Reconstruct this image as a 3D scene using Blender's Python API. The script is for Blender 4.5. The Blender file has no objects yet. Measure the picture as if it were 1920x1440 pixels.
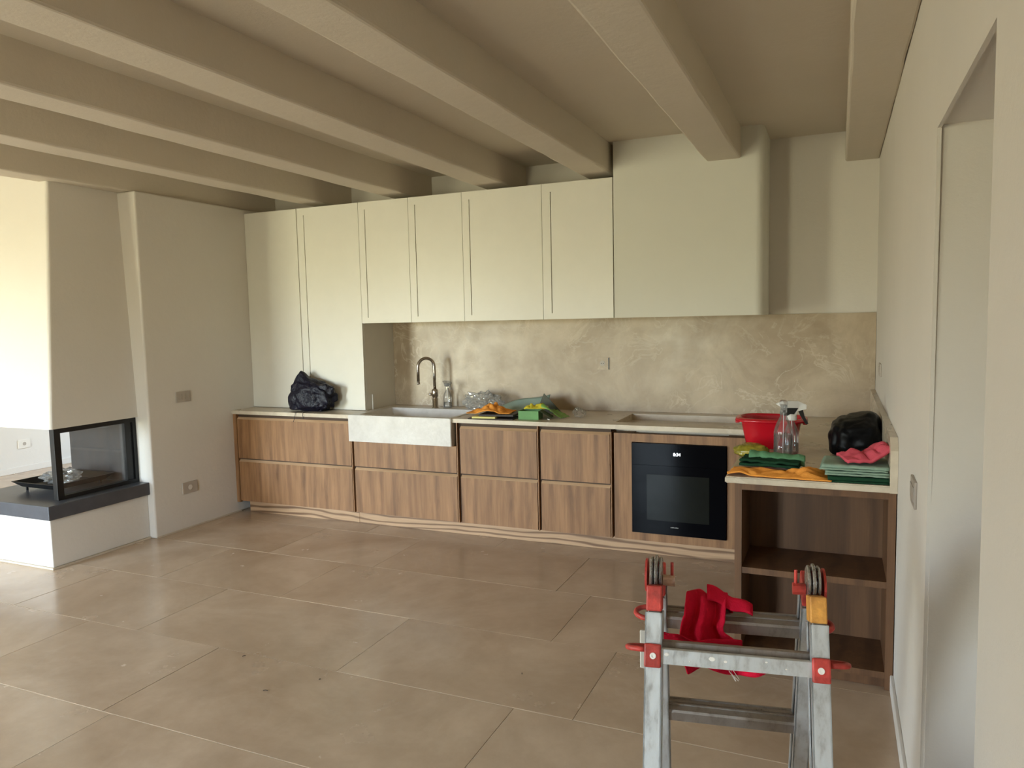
import bpy, bmesh, math, random
from mathutils import Vector, Matrix, noise, Euler
PI = math.pi
S = bpy.context.scene
COL = S.collection
# ---------------------------------------------------------------- camera
cd = bpy.data.cameras.new('camera'); cam = bpy.data.objects.new('camera', cd); COL.objects.link(cam)
r = (0.91627034, 0.39995176, -0.02207383); u = (-0.0143109, 0.087758216, 0.996039); b = (0.40030471, -0.9123251, 0.08613392)
cam.matrix_world = Matrix(((r[0], u[0], b[0], 0), (r[1], u[1], b[1], 0), (r[2], u[2], b[2], 1.6), (0, 0, 0, 1)))
cd.sensor_width = 36; cd.lens = 26.168; cd.clip_start = 0.02
S.camera = cam
# ---------------------------------------------------------------- world: pale sky over green garden
w = bpy.data.worlds.new('world'); S.world = w; w.use_nodes = True
nt = w.node_tree; nt.nodes.clear()
tc = nt.nodes.new('ShaderNodeTexCoord'); sx = nt.nodes.new('ShaderNodeSeparateXYZ')
mr = nt.nodes.new('ShaderNodeMapRange'); mr.inputs['From Min'].default_value = -0.6; mr.inputs['From Max'].default_value = 0.6
rp = nt.nodes.new('ShaderNodeValToRGB'); bg = nt.nodes.new('ShaderNodeBackground'); wo = nt.nodes.new('ShaderNodeOutputWorld')
cr = rp.color_ramp
cr.elements[0].position = 0.0; cr.elements[0].color = (0.24, 0.215, 0.15, 1)
cr.elements[1].position = 1.0; cr.elements[1].color = (0.52, 0.74, 1.0, 1)
for p, c in ((0.46, (0.39, 0.38, 0.24, 1)), (0.51, (0.58, 0.61, 0.45, 1)), (0.56, (0.78, 0.91, 1.0, 1))):
    e = cr.elements.new(p); e.color = c
nt.links.new(tc.outputs['Generated'], sx.inputs[0]); nt.links.new(sx.outputs[2], mr.inputs[0])
nt.links.new(mr.outputs[0], rp.inputs[0]); nt.links.new(rp.outputs[0], bg.inputs[0]); nt.links.new(bg.outputs[0], wo.inputs[0])
bg.inputs[1].default_value = 72.0
w.cycles.sampling_method = 'MANUAL'; w.cycles.sample_map_resolution = 256
# openings of the wall behind the camera (x0, x1, z0, z1) with sky portals
YF = -2.2; YA = -1.4
OPEN = [(-7.15, -5.75, 0.0, 2.35, YA, 1), (-3.15, -2.35, 0.25, 2.1, YF, 1), (-7.5, -6.75, 0.9, 2.1, 8.0, -1)]
for (x0, x1, z0, z1, yo, sd) in OPEN:
    ld = bpy.data.lights.new('daylight_portal', 'AREA'); ld.shape = 'RECTANGLE'; ld.size = x1-x0; ld.size_y = z1-z0
    ld.cycles.is_portal = True
    lo = bpy.data.objects.new('daylight_portal', ld); COL.objects.link(lo)
    lo.location = ((x0+x1)/2, yo-0.02*sd, (z0+z1)/2); lo.rotation_euler = (PI/2*sd, 0, 0)
S.view_settings.view_transform = 'Standard'; S.view_settings.look = 'None'
S.view_settings.gamma = 1; S.view_settings.use_curve_mapping = False
S.view_settings.exposure = -0.24
S.cycles.max_bounces = 10; S.cycles.diffuse_bounces = 6; S.cycles.transparent_max_bounces = 16
S.cycles.caustics_reflective = False; S.cycles.caustics_refractive = False
S.cycles.use_denoising = True
S.cycles.sample_clamp_indirect = 8

# ---------------------------------------------------------------- materials
def new_mat(name):
    m = bpy.data.materials.new(name); m.use_nodes = True
    n = m.node_tree; p = n.nodes['Principled BSDF']
    return m, n, p
def coords(n, scale=(1, 1, 1), rnd=True):
    t = n.nodes.new('ShaderNodeTexCoord'); mp = n.nodes.new('ShaderNodeMapping'); mp.inputs['Scale'].default_value = scale
    if rnd:
        oi = n.nodes.new('ShaderNodeObjectInfo'); vm = n.nodes.new('ShaderNodeVectorMath'); vm.operation = 'MULTIPLY_ADD'
        cx = n.nodes.new('ShaderNodeCombineXYZ')
        for i in range(3): n.links.new(oi.outputs['Random'], cx.inputs[i])
        n.links.new(cx.outputs[0], vm.inputs[0]); vm.inputs[1].default_value = (17.3, 11.1, 23.7)
        n.links.new(t.outputs['Object'], vm.inputs[2]); n.links.new(vm.outputs[0], mp.inputs['Vector'])
    else:
        n.links.new(t.outputs['Object'], mp.inputs['Vector'])
    return mp.outputs[0]
def noise_n(n, vec, scale, detail=5, rough=0.6, dist=0.0):
    t = n.nodes.new('ShaderNodeTexNoise'); t.inputs['Scale'].default_value = scale; t.inputs['Detail'].default_value = detail
    t.inputs['Roughness'].default_value = rough; t.inputs['Distortion'].default_value = dist
    n.links.new(vec, t.inputs['Vector']); return t.outputs['Fac']
def ramp(n, fac, stops):
    t = n.nodes.new('ShaderNodeValToRGB'); c = t.color_ramp
    c.elements[0].position = stops[0][0]; c.elements[0].color = (*stops[0][1], 1)
    c.elements[1].position = stops[-1][0]; c.elements[1].color = (*stops[-1][1], 1)
    for p, q in stops[1:-1]:
        e = c.elements.new(p); e.color = (*q, 1)
    n.links.new(fac, t.inputs[0]); return t.outputs[0]
def mix(n, a, bb, fac, mode='MIX'):
    t = n.nodes.new('ShaderNodeMix'); t.data_type = 'RGBA'; t.blend_type = mode
    if hasattr(fac, 'links') or not isinstance(fac, (int, float)): n.links.new(fac, t.inputs[0])
    else: t.inputs[0].default_value = fac
    for s, v in ((6, a), (7, bb)):
        if isinstance(v, tuple): t.inputs[s].default_value = (*v, 1)
        else: n.links.new(v, t.inputs[s])
    return t.outputs[2]
def bump(n, p, fac, strength, dist=0.01):
    t = n.nodes.new('ShaderNodeBump'); t.inputs['Strength'].default_value = strength; t.inputs['Distance'].default_value = dist
    n.links.new(fac, t.inputs['Height']); n.links.new(t.outputs[0], p.inputs['Normal'])
def plain(name, col, rough=0.5, metal=0.0, var=0.06, bscale=60, bstr=0.0, spec=0.5, coat=0, vscale=8):
    m, n, p = new_mat(name); v = coords(n)
    f = noise_n(n, v, vscale, 4)
    lo = tuple(max(0, c*(1-var)) for c in col); hi = tuple(min(1, c*(1+var)) for c in col)
    n.links.new(ramp(n, f, [(0.3, lo), (0.7, hi)]), p.inputs['Base Color'])
    p.inputs['Roughness'].default_value = rough; p.inputs['Metallic'].default_value = metal
    p.inputs['Specular IOR Level'].default_value = spec; p.inputs['Coat Weight'].default_value = coat
    if bstr: bump(n, p, noise_n(n, v, bscale, 4), bstr)
    return m
def plaster(name, col, bstr=0.25):
    m, n, p = new_mat(name); v = coords(n, rnd=False)
    f = noise_n(n, v, 1.3, 5)
    n.links.new(ramp(n, f, [(0.3, tuple(c*0.95 for c in col)), (0.7, col)]), p.inputs['Base Color'])
    p.inputs['Roughness'].default_value = 0.85; p.inputs['Specular IOR Level'].default_value = 0.25
    f2 = noise_n(n, v, 9, 8, 0.7); bump(n, p, f2, bstr, 0.012)
    return m
def marble(name, c0, c1, vein, rough=0.25, scale=1.5, bstr=0.0, amt=0.5, rnd=False):
    m, n, p = new_mat(name); v = coords(n, rnd=rnd)
    a = ramp(n, noise_n(n, v, scale, 8, 0.62, 0.6), [(0.32, c0), (0.5, tuple((x+y)/2 for x, y in zip(c0, c1))), (0.68, c1)])
    vf = noise_n(n, v, scale*1.9, 9, 0.6, 1.4)
    vv = ramp(n, vf, [(0.47, (0, 0, 0)), (0.5, (1, 1, 1)), (0.53, (0, 0, 0))])
    pf = ramp(n, noise_n(n, v, scale*0.7, 3), [(0.45, (0, 0, 0)), (0.65, (amt, amt, amt))])
    fac = mix(n, vv, pf, 1.0, 'MULTIPLY')
    c = mix(n, a, vein, fac)
    sp = ramp(n, noise_n(n, v, scale*6, 6, 0.7), [(0.3, (0.84, 0.83, 0.82)), (0.6, (1, 1, 1))])
    c = mix(n, c, sp, 0.6, 'MULTIPLY')
    n.links.new(c, p.inputs['Base Color']); p.inputs['Roughness'].default_value = rough
    rr = ramp(n, noise_n(n, v, 3, 6), [(0.3, (rough*0.8,)*3), (0.7, (min(1, rough*1.3),)*3)]); n.links.new(rr, p.inputs['Roughness'])
    if bstr: bump(n, p, noise_n(n, v, 5, 7), bstr, 0.004)
    return m
def wood(name, dark, light, axis='z', contrast=1.0, ring=0.45, rough=0.5, s2=None, dist=9):
    sc = {'z': (9, 9, 0.9), 'x': (0.9, 9, 9), 'y': (9, 0.9, 9)}[axis]
    m, n, p = new_mat(name); v = coords(n, sc)
    f1 = noise_n(n, v, 2.2, 8, 0.65, 0.5)
    a = ramp(n, f1, [(0.28, dark), (0.5, tuple((x+y)/2 for x, y in zip(dark, light))), (0.72, light)])
    wv = n.nodes.new('ShaderNodeTexWave'); wv.wave_type = 'BANDS'; wv.bands_direction = {'z': 'X', 'x': 'Z', 'y': 'X'}[axis]
    sc2 = {'z': (1.6, 1.6, 0.35), 'x': (0.35, 1.6, 1.6), 'y': (1.6, 0.35, 1.6)}[axis]
    v2 = coords(n, s2 or sc2)
    n.links.new(v2, wv.inputs['Vector']); wv.inputs['Scale'].default_value = 1.6; wv.inputs['Distortion'].default_value = dist
    wv.inputs['Detail'].default_value = 3; wv.inputs['Detail Scale'].default_value = 0.7
    rg = ramp(n, wv.outputs['Fac'], [(0.0, tuple(c*0.8 for c in dark)), (0.45, light), (1.0, light)])
    c = mix(n, a, rg, ring)
    fine = noise_n(n, coords(n, {'z': (120, 120, 3), 'x': (3, 120, 120), 'y': (120, 3, 120)}[axis]), 1.0, 3)
    c = mix(n, c, ramp(n, fine, [(0.35, (0.72, 0.70, 0.68)), (0.6, (1, 1, 1))]), 0.5*contrast, 'MULTIPLY')
    n.links.new(c, p.inputs['Base Color']); p.inputs['Roughness'].default_value = rough
    bump(n, p, fine, 0.15, 0.003)
    return m
def clear(name, tint=(1, 1, 1), opac=0.2, rough=0.05, body=(0.85, 0.87, 0.88), refl=0.7):
    m = bpy.data.materials.new(name); m.use_nodes = True; n = m.node_tree; n.nodes.clear()
    o = n.nodes.new('ShaderNodeOutputMaterial'); t = n.nodes.new('ShaderNodeBsdfTransparent'); t.inputs[0].default_value = (*tint, 1)
    g = n.nodes.new('ShaderNodeBsdfGlossy'); g.inputs['Roughness'].default_value = rough
    d = n.nodes.new('ShaderNodeBsdfDiffuse'); d.inputs[0].default_value = (*body, 1)
    lw = n.nodes.new('ShaderNodeLayerWeight'); lw.inputs[0].default_value = 0.35
    m1 = n.nodes.new('ShaderNodeMixShader'); m2 = n.nodes.new('ShaderNodeMixShader')
    mrn = n.nodes.new('ShaderNodeMapRange'); mrn.inputs['To Min'].default_value = 0.03; mrn.inputs['To Max'].default_value = refl
    v = coords(n); nf = noise_n(n, v, 25, 4)
    mo = n.nodes.new('ShaderNodeMath'); mo.operation = 'MULTIPLY'; mo.inputs[1].default_value = opac*2
    n.links.new(nf, mo.inputs[0]); n.links.new(mo.outputs[0], m1.inputs[0])
    n.links.new(lw.outputs['Fresnel'], mrn.inputs[0])
    n.links.new(t.outputs[0], m1.inputs[1]); n.links.new(d.outputs[0], m1.inputs[2])
    n.links.new(mrn.outputs[0], m2.inputs[0]); n.links.new(m1.outputs[0], m2.inputs[1]); n.links.new(g.outputs[0], m2.inputs[2])
    n.links.new(m2.outputs[0], o.inputs[0]); return m
def emit(name, col, s):
    m, n, p = new_mat(name); p.inputs['Emission Color'].default_value = (*col, 1); p.inputs['Emission Strength'].default_value = s
    p.inputs['Base Color'].default_value = (*col, 1); return m

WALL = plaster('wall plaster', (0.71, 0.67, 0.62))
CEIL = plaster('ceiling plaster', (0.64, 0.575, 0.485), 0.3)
HOODM = plaster('hood plaster', (0.70, 0.69, 0.625), 0.15)
PAINT = plain('cream lacquer', (0.72, 0.70, 0.64), 0.38, var=0.015, bscale=200, bstr=0.02)
GSHADE = plain('painted groove shade', (0.05, 0.04, 0.03), 0.8)
TILE = marble('floor stone', (0.40, 0.285, 0.19), (0.57, 0.445, 0.33), (0.64, 0.53, 0.42), 0.22, 0.9, 0.02, 0.12, rnd=True)
GROUT = plain('pale grout', (0.62, 0.54, 0.45), 0.8)
SPLASH = marble('beige marble', (0.34, 0.255, 0.17), (0.54, 0.44, 0.32), (0.68, 0.60, 0.48), 0.35, 2.1, 0.0, 0.6)
TOP = marble('worktop stone', (0.52, 0.44, 0.34), (0.66, 0.58, 0.46), (0.72, 0.65, 0.55), 0.3, 2.5, 0.0, 0.5)
SINKM = marble('pale sink marble', (0.60, 0.57, 0.54), (0.74, 0.72, 0.69), (0.8, 0.78, 0.76), 0.35, 3.0, 0.0, 0.4)
WOOD = wood('drawer oak', (0.14, 0.060, 0.020), (0.39, 0.20, 0.085), 'z', ring=0.25)
WOODX = wood('plinth ash', (0.20, 0.10, 0.045), (0.50, 0.32, 0.18), 'x', ring=0.9, s2=(0.8, 4.5, 4.5), dist=11)
WOODE = wood('oak with painted highlight', (0.42, 0.26, 0.14), (0.62, 0.42, 0.26), 'x', ring=0.2)  # lighter tone paints the light caught by the slanted drawer edges
WOODD = wood('oak with painted shade', (0.078, 0.034, 0.014), (0.16, 0.076, 0.032), 'z', ring=0.4)  # oak colour darkened to hold the shade inside the shelf unit
DWOOD = plain('shadow channel wood', (0.07, 0.038, 0.02), 0.7)
SLATE = plain('dark grey stone', (0.065, 0.07, 0.085), 0.3, var=0.15, bscale=30, bstr=0.05)
IRON = plain('black steel', (0.012, 0.012, 0.013), 0.4, 0.3)
FIREB = plain('firebox panel', (0.035, 0.032, 0.031), 0.5, var=0.2)
GLASS = clear('fireplace glass', (0.96, 0.98, 1), 0.01, 0.01, refl=0.15)
PLATE = plain('grey switch plate', (0.42, 0.37, 0.32), 0.4)
PLATEW = plain('pale socket plate', (0.72, 0.68, 0.62), 0.4)
BLACK = plain('black plastic', (0.012, 0.012, 0.012), 0.35)
OVEN = plain('black oven glass', (0.003, 0.003, 0.004), 0.07, var=0, spec=0.03)
OVENW = plain('oven window glass', (0.012, 0.013, 0.011), 0.1, var=0.1, spec=0.05)
DISP = emit('oven display light', (0.85, 0.93, 1.0), 6)
LOGO = plain('grey lettering', (0.45, 0.45, 0.45), 0.4)
NICKEL = plain('brushed nickel', (0.42, 0.38, 0.34), 0.22, 1.0, var=0.03)
CLEAR = clear('clear plastic', (0.97, 0.98, 1), 0.05, 0.06)
FILM = clear('plastic film', (0.90, 0.91, 0.92), 0.16, 0.10)
LIQ = clear('clear liquid', (0.93, 0.95, 0.96), 0.03, 0.02)
NAVY = plain('navy black bag plastic', (0.006, 0.006, 0.016), 0.34, var=0.3, bscale=38, bstr=0.9, spec=0.3)
BAGB = plain('black bag plastic', (0.003, 0.003, 0.004), 0.42, var=0.2, bscale=9, bstr=0.4, spec=0.15)
REDP = plain('red basin plastic', (0.50, 0.004, 0.016), 0.25, var=0.03, spec=0.6)
WHITEP = plain('white plastic', (0.85, 0.84, 0.82), 0.4)
def cloth_mat(name, col, var=0.12): return plain(name, col, 0.95, var=var, bscale=240, bstr=0.35, spec=0.1, vscale=14)
ORANGE = cloth_mat('orange cloth', (0.95, 0.37, 0.07)); MINT = cloth_mat('mint cloth', (0.27, 0.37, 0.29))
GREENC = cloth_mat('green cloth', (0.13, 0.30, 0.16)); DGREEN = cloth_mat('dark green cloth', (0.015, 0.055, 0.028))
PINK = cloth_mat('pink cloth', (0.66, 0.10, 0.14)); REDC = cloth_mat('red microfibre', (0.66, 0.012, 0.045), 0.2)
YELG = clear('yellow green film', (0.55, 0.5, 0.1), 0.45, 0.2, (0.5, 0.44, 0.05)); YEL = cloth_mat('yellow cloth', (0.72, 0.62, 0.06))
GBOX = plain('green carton', (0.10, 0.27, 0.075), 0.5, var=0.2); GBOX2 = plain('dark green carton', (0.02, 0.045, 0.015), 0.6)
LEAF = plain('green film wrapper', (0.17, 0.36, 0.06), 0.35, var=0.25); BLUEG = plain('blue grey sheet', (0.28, 0.38, 0.33), 0.5, var=0.1)
DARKP = plain('dark card', (0.035, 0.025, 0.022), 0.6); PAPERY = plain('yellow paper edge', (0.75, 0.68, 0.25), 0.7)
DOLIVE = plain('dark olive card', (0.05, 0.055, 0.03), 0.6)
def alu(name, col, rough=0.32):
    m, n, p = new_mat(name); v = coords(n, (14, 14, 5)); f = noise_n(n, v, 4, 7, 0.7)
    n.links.new(ramp(n, f, [(0.3, tuple(c*0.72 for c in col)), (0.5, col), (0.75, tuple(min(1, c*1.15) for c in col))]), p.inputs['Base Color'])
    sp = ramp(n, noise_n(n, v, 9, 3), [(0.66, (0, 0, 0)), (0.70, (1, 1, 1))])
    n.links.new(ramp(n, f, [(0.3, (rough*0.7,)*3), (0.7, (rough*1.7,)*3)]), p.inputs['Roughness'])
    inv = ramp(n, sp, [(0, (0.75,)*3), (1, (0.1,)*3)]); n.links.new(inv, p.inputs['Metallic'])
    bump(n, p, f, 0.1, 0.003); return m
ALU = alu('worn aluminium', (0.62, 0.65, 0.68), 0.42); ALUD = alu('dark aluminium', (0.34, 0.31, 0.29), 0.36); STEEL = alu('hinge steel', (0.36, 0.35, 0.34), 0.22)  # darker aluminium goes on the inner parts and the back rungs
REDW = plain('worn red plastic', (0.48, 0.05, 0.04), 0.5, var=0.45, vscale=28, bscale=60, bstr=0.2)
ORW = plain('worn orange cap', (0.80, 0.34, 0.07), 0.6, var=0.45, vscale=22, bscale=60, bstr=0.2)
TAN = plain('worn beige plastic', (0.55, 0.36, 0.26), 0.7, var=0.3, vscale=40); GREYP = plain('grey white bracket', (0.55, 0.52, 0.47), 0.6)
SPECK = plain('white paint splash', (0.9, 0.88, 0.85), 0.6, var=0); DEBRIS = plain('brown debris', (0.05, 0.03, 0.02), 0.9)
FRAMEW = plain('window frame paint', (0.5, 0.47, 0.42), 0.5)

# ---------------------------------------------------------------- helpers
def root_loc(o):
    while o is not None:
        if o.parent is None: return o.location.copy()
        o = o.parent
    return Vector((0, 0, 0))
def obj(name, bm, m, parent=None, origin=None, smooth=False, label=None, local=False):
    """link a bmesh as ONE mesh object; verts are given in world space unless local"""
    me = bpy.data.meshes.new(name)
    if parent is not None and not local: off = root_loc(parent)
    elif origin is not None: off = Vector(origin)
    else: off = Vector((0, 0, 0))
    if off.length: bmesh.ops.translate(bm, verts=bm.verts, vec=-off)
    bmesh.ops.recalc_face_normals(bm, faces=bm.faces)
    bm.to_mesh(me); bm.free()
    if isinstance(m, (list, tuple)):
        for x in m: me.materials.append(x)
    else: me.materials.append(m)
    if smooth:
        for pl in me.polygons: pl.use_smooth = True
    o = bpy.data.objects.new(name, me); COL.objects.link(o)
    if parent is not None: o.parent = parent
    elif origin is not None: o.location = off
    if label: o['label'] = label
    return o
def tag(o, label, cat, group=None, kind=None):
    if label: o['label'] = label
    if cat: o['category'] = cat
    if group: o['group'] = group
    if kind: o['kind'] = kind
    return o
def thing(name, label, cat, loc=(0, 0, 0), rz=0, group=None):
    o = bpy.data.objects.new(name, None); COL.objects.link(o); o.location = loc; o.rotation_euler = (0, 0, rz)
    o.empty_display_size = 0.1
    return tag(o, label, cat, group)
def struct(name, bm, m, parent=None, smooth=False):
    o = obj(name, bm, m, parent, smooth=smooth)
    if parent is None: o['kind'] = 'structure'
    return o
def box(bm, x0, x1, y0, y1, z0, z1, bev=0.0, seg=2, M=None, mi=0):
    vs = [bm.verts.new((x, y, z)) for z in (z0, z1) for (x, y) in ((x0, y0), (x1, y0), (x1, y1), (x0, y1))]
    fs = [bm.faces.new([vs[i] for i in q]) for q in ((3, 2, 1, 0), (4, 5, 6, 7), (0, 1, 5, 4), (1, 2, 6, 5), (2, 3, 7, 6), (3, 0, 4, 7))]
    for f in fs: f.material_index = mi
    if bev:
        es = set(e for f in fs for e in f.edges)
        rr = bmesh.ops.bevel(bm, geom=list(es), offset=bev, segments=seg, affect='EDGES', profile=0.5)
        vs = list(set([v for v in rr['verts']] + [v for v in vs if v.is_valid]))
    if M is not None: bmesh.ops.transform(bm, matrix=M, verts=[v for v in vs if v.is_valid])
    return vs
def B(*a, **k):
    bm = bmesh.new(); box(bm, *a, **k); return bm
def prism(bm, pts, axis, a0, a1, mi=0):
    """extrude a closed 2-D outline along an axis ('x': pts=(y,z), 'y': (x,z), 'z': (x,y))"""
    def P(p, a): return {'x': (a, p[0], p[1]), 'y': (p[0], a, p[1]), 'z': (p[0], p[1], a)}[axis]
    A = [bm.verts.new(P(p, a0)) for p in pts]; C = [bm.verts.new(P(p, a1)) for p in pts]
    n = len(pts); fs = [bm.faces.new(A[::-1]), bm.faces.new(C)]
    for i in range(n): fs.append(bm.faces.new((A[i], A[(i+1) % n], C[(i+1) % n], C[i])))
    for f in fs: f.material_index = mi
    return A+C
def lathe(bm, prof, c=(0, 0, 0), n=28, sx=1, sy=1, cap=True, power=2.0):
    rings = []
    for (rad, z) in prof:
        ring = []
        for i in range(n):
            a = 2*PI*i/n; ca, sa = math.cos(a), math.sin(a)
            if power != 2.0:
                k = (abs(ca)**power+abs(sa)**power)**(-1/power)
            else: k = 1
            ring.append(bm.verts.new((c[0]+rad*k*ca*sx, c[1]+rad*k*sa*sy, c[2]+z)))
        rings.append(ring)
    for a, bb in zip(rings, rings[1:]):
        for i in range(n): bm.faces.new((a[i], a[(i+1) % n], bb[(i+1) % n], bb[i]))
    if cap:
        bm.faces.new(rings[0][::-1]); bm.faces.new(rings[-1])
    return [v for q in rings for v in q]
def tube(bm, pts, rad, n=10, cap=True):
    pts = [Vector(p) for p in pts]; rings = []; N = len(pts); up = None
    for i, p in enumerate(pts):
        t = (pts[min(i+1, N-1)]-pts[max(i-1, 0)]).normalized()
        if up is None: up = t.orthogonal().normalized()
        up = (up - t*up.dot(t)).normalized(); s = t.cross(up)
        rr = rad[i] if isinstance(rad, (list, tuple)) else rad
        rings.append([bm.verts.new(p+(up*math.cos(2*PI*k/n)+s*math.sin(2*PI*k/n))*rr) for k in range(n)])
    for a, bb in zip(rings, rings[1:]):
        for i in range(n): bm.faces.new((a[i], a[(i+1) % n], bb[(i+1) % n], bb[i]))
    if cap: bm.faces.new(rings[0][::-1]); bm.faces.new(rings[-1])
def grid(bm, nx, ny, f, thick=0.003, mi=0):
    """double sheet from f(s,t)->Vector, closed at the rim"""
    top = [[None]*(ny+1) for _ in range(nx+1)]; bot = [[None]*(ny+1) for _ in range(nx+1)]
    P = [[Vector(f(i/nx, j/ny)) for j in range(ny+1)] for i in range(nx+1)]
    for i in range(nx+1):
        for j in range(ny+1):
            a = P[min(i+1, nx)][j]-P[max(i-1, 0)][j]; c = P[i][min(j+1, ny)]-P[i][max(j-1, 0)]
            nn = a.cross(c); nn = nn.normalized() if nn.length > 1e-9 else Vector((0, 0, 1))
            top[i][j] = bm.verts.new(P[i][j]+nn*thick/2); bot[i][j] = bm.verts.new(P[i][j]-nn*thick/2)
    def F(*q):
        fc = bm.faces.new(q); fc.material_index = mi
    for i in range(nx):
        for j in range(ny):
            F(top[i][j], top[i+1][j], top[i+1][j+1], top[i][j+1]); F(bot[i][j+1], bot[i+1][j+1], bot[i+1][j], bot[i][j])
    for i in range(nx):
        F(top[i+1][0], top[i][0], bot[i][0], bot[i+1][0]); F(top[i][ny], top[i+1][ny], bot[i+1][ny], bot[i][ny])
    for j in range(ny):
        F(top[0][j], top[0][j+1], bot[0][j+1], bot[0][j]); F(top[nx][j+1], top[nx][j], bot[nx][j], bot[nx][j+1])
def ico(sub=4):
    bm = bmesh.new(); bmesh.ops.create_icosphere(bm, subdivisions=sub, radius=1); return bm
def sl(lo, hi, x):
    x = max(0, min(1, (x-lo)/(hi-lo))); return x*x*(3-2*x)

# ---------------------------------------------------------------- setting numbers
XL, XR = -4.7205, 0.2347; D = 5.5425; YC = 4.8065; YU = 5.0715; ZW = 0.8821; ZT = 2.562; ZB = 1.596; ZBM = 2.60; ZC = 2.797
U = [XL, -4.1598, -3.5415, -3.077, -2.6067, -1.9631, -1.4343]
G = [XL, -3.5135, -2.5733, -1.932, -1.3997]
XP = -0.4536; YP = 3.378; YE = 3.974; XLL = -8.45; YB = 8.0
# ---------------------------------------------------------------- floor of stone tiles
fl = struct('floor', B(XLL, 0.75, YF, YB, -0.12, -0.0016), GROUT)
rows = {4.0: [-7.9, -6.8, -5.6, -4.6, -3.66, -2.78, -1.5, -0.5], 3.35: [-8.0, -6.9, -5.7, -5.0, -3.98, -3.0, -1.285, -0.3], 2.69: [-7.6, -6.5, -5.4, -4.4, -3.39, -2.1, -0.95],
        2.04: [-7.8, -6.6, -5.5, -4.6, -3.755, -2.81, -1.205, -0.1], 4.65: [-7.6, -6.3, -5.2, -4.2, -3.3, -2.2, -1.1]}
rnd = random.Random(5)
y = YF; ys = [4.65-0.652*k for k in range(11)][::-1] + [5.30, 5.95, 6.6, 7.25, YB]
ys = [YF]+[q for q in ys if q > YF+0.1]
for a, c in zip(ys, ys[1:]):
    key = min(rows, key=lambda k: abs(k-a)) if min(abs(k-a) for k in rows) < 0.03 else None
    if key: seams = rows[key][:]
    else:
        seams = []; q = XLL+rnd.uniform(0.4, 1.0)
        while q < 0.3: seams.append(q); q += rnd.choice((0.86, 1.0, 1.3, 1.15))
    xs = [XLL]+[s for s in seams if s > XLL+0.1]+[0.745]
    for x0, x1 in zip(xs, xs[1:]):
        dz = rnd.uniform(-0.0006, 0.0006)
        g = 0.0017
        bm = B(x0+g, x1-g, a+g, c-g, -0.006, dz, bev=0.0008, seg=1)
        o = obj('tile', bm, TILE, fl)
# ---------------------------------------------------------------- ceiling and beams
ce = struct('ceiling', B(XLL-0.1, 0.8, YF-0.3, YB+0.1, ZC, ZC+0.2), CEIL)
def beam(x0, x1, y0, y1, seed):
    bm = bmesh.new(); ny = 60; sec = []
    R = 0.012
    out = [(x0, ZC+0.01), (x0, ZBM+R), (x0+R*0.3, ZBM+R*0.3), (x0+R, ZBM), (x1-R, ZBM), (x1-R*0.3, ZBM+R*0.3), (x1, ZBM+R), (x1, ZC+0.01)]
    for j in range(ny+1):
        yy = y0+(y1-y0)*j/ny; ring = []
        for k, (x, z) in enumerate(out):
            nx_ = noise.noise(Vector((seed*3.1+(k > 3)*7, yy*2.2, 0)))*0.006 + noise.noise(Vector((seed*1.7+k, yy*9, 3)))*0.0022
            nz = noise.noise(Vector((seed*5.1+k*0.4, yy*3, 7)))*0.003
            ring.append(bm.verts.new((x+nx_, yy, z+(nz if z < ZC-0.05 else 0))))
        sec.append(ring)
    n = len(out)
    for a, c in zip(sec, sec[1:]):
        for i in range(n): bm.faces.new((a[i], a[(i+1) % n], c[(i+1) % n], c[i]))
    bm.faces.new(sec[0][::-1]); bm.faces.new(sec[-1])
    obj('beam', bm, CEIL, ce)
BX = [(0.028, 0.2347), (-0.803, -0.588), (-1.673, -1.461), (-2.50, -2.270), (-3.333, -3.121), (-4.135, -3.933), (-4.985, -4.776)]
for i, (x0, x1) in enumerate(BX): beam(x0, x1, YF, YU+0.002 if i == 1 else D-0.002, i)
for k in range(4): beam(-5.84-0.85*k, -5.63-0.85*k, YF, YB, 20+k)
# ---------------------------------------------------------------- walls
def blocks(name, lst, m, bev=0.0, parent=None):
    bm = bmesh.new()
    for q in lst: box(bm, *q, bev=bev)
    return struct(name, bm, m, parent)
blocks('wall_back', [(XL-0.2, 0.8, D, D+0.2, 0, ZC), (XLL, -7.5, YB, YB+0.2, 0, ZC), (-6.75, -5.6, YB, YB+0.2, 0, ZC), (-7.5, -6.75, YB, YB+0.2, 2.1, ZC), (-7.5, -6.75, YB, YB+0.2, 0, 0.9)], WALL)
# wall on the left behind the fireplace: proud below the beam line
bm = bmesh.new(); box(bm, -5.60, XL, YE, D, 0, ZBM, bev=0.014, seg=3); box(bm, -5.60, -4.80, YE+0.02, YB, ZBM-0.01, ZC); box(bm, -5.60, -4.82, D-0.05, YB, 0, ZC)  # block above the beam line added to stop light leaking over the wall
struct('wall_left', bm, WALL)
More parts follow.
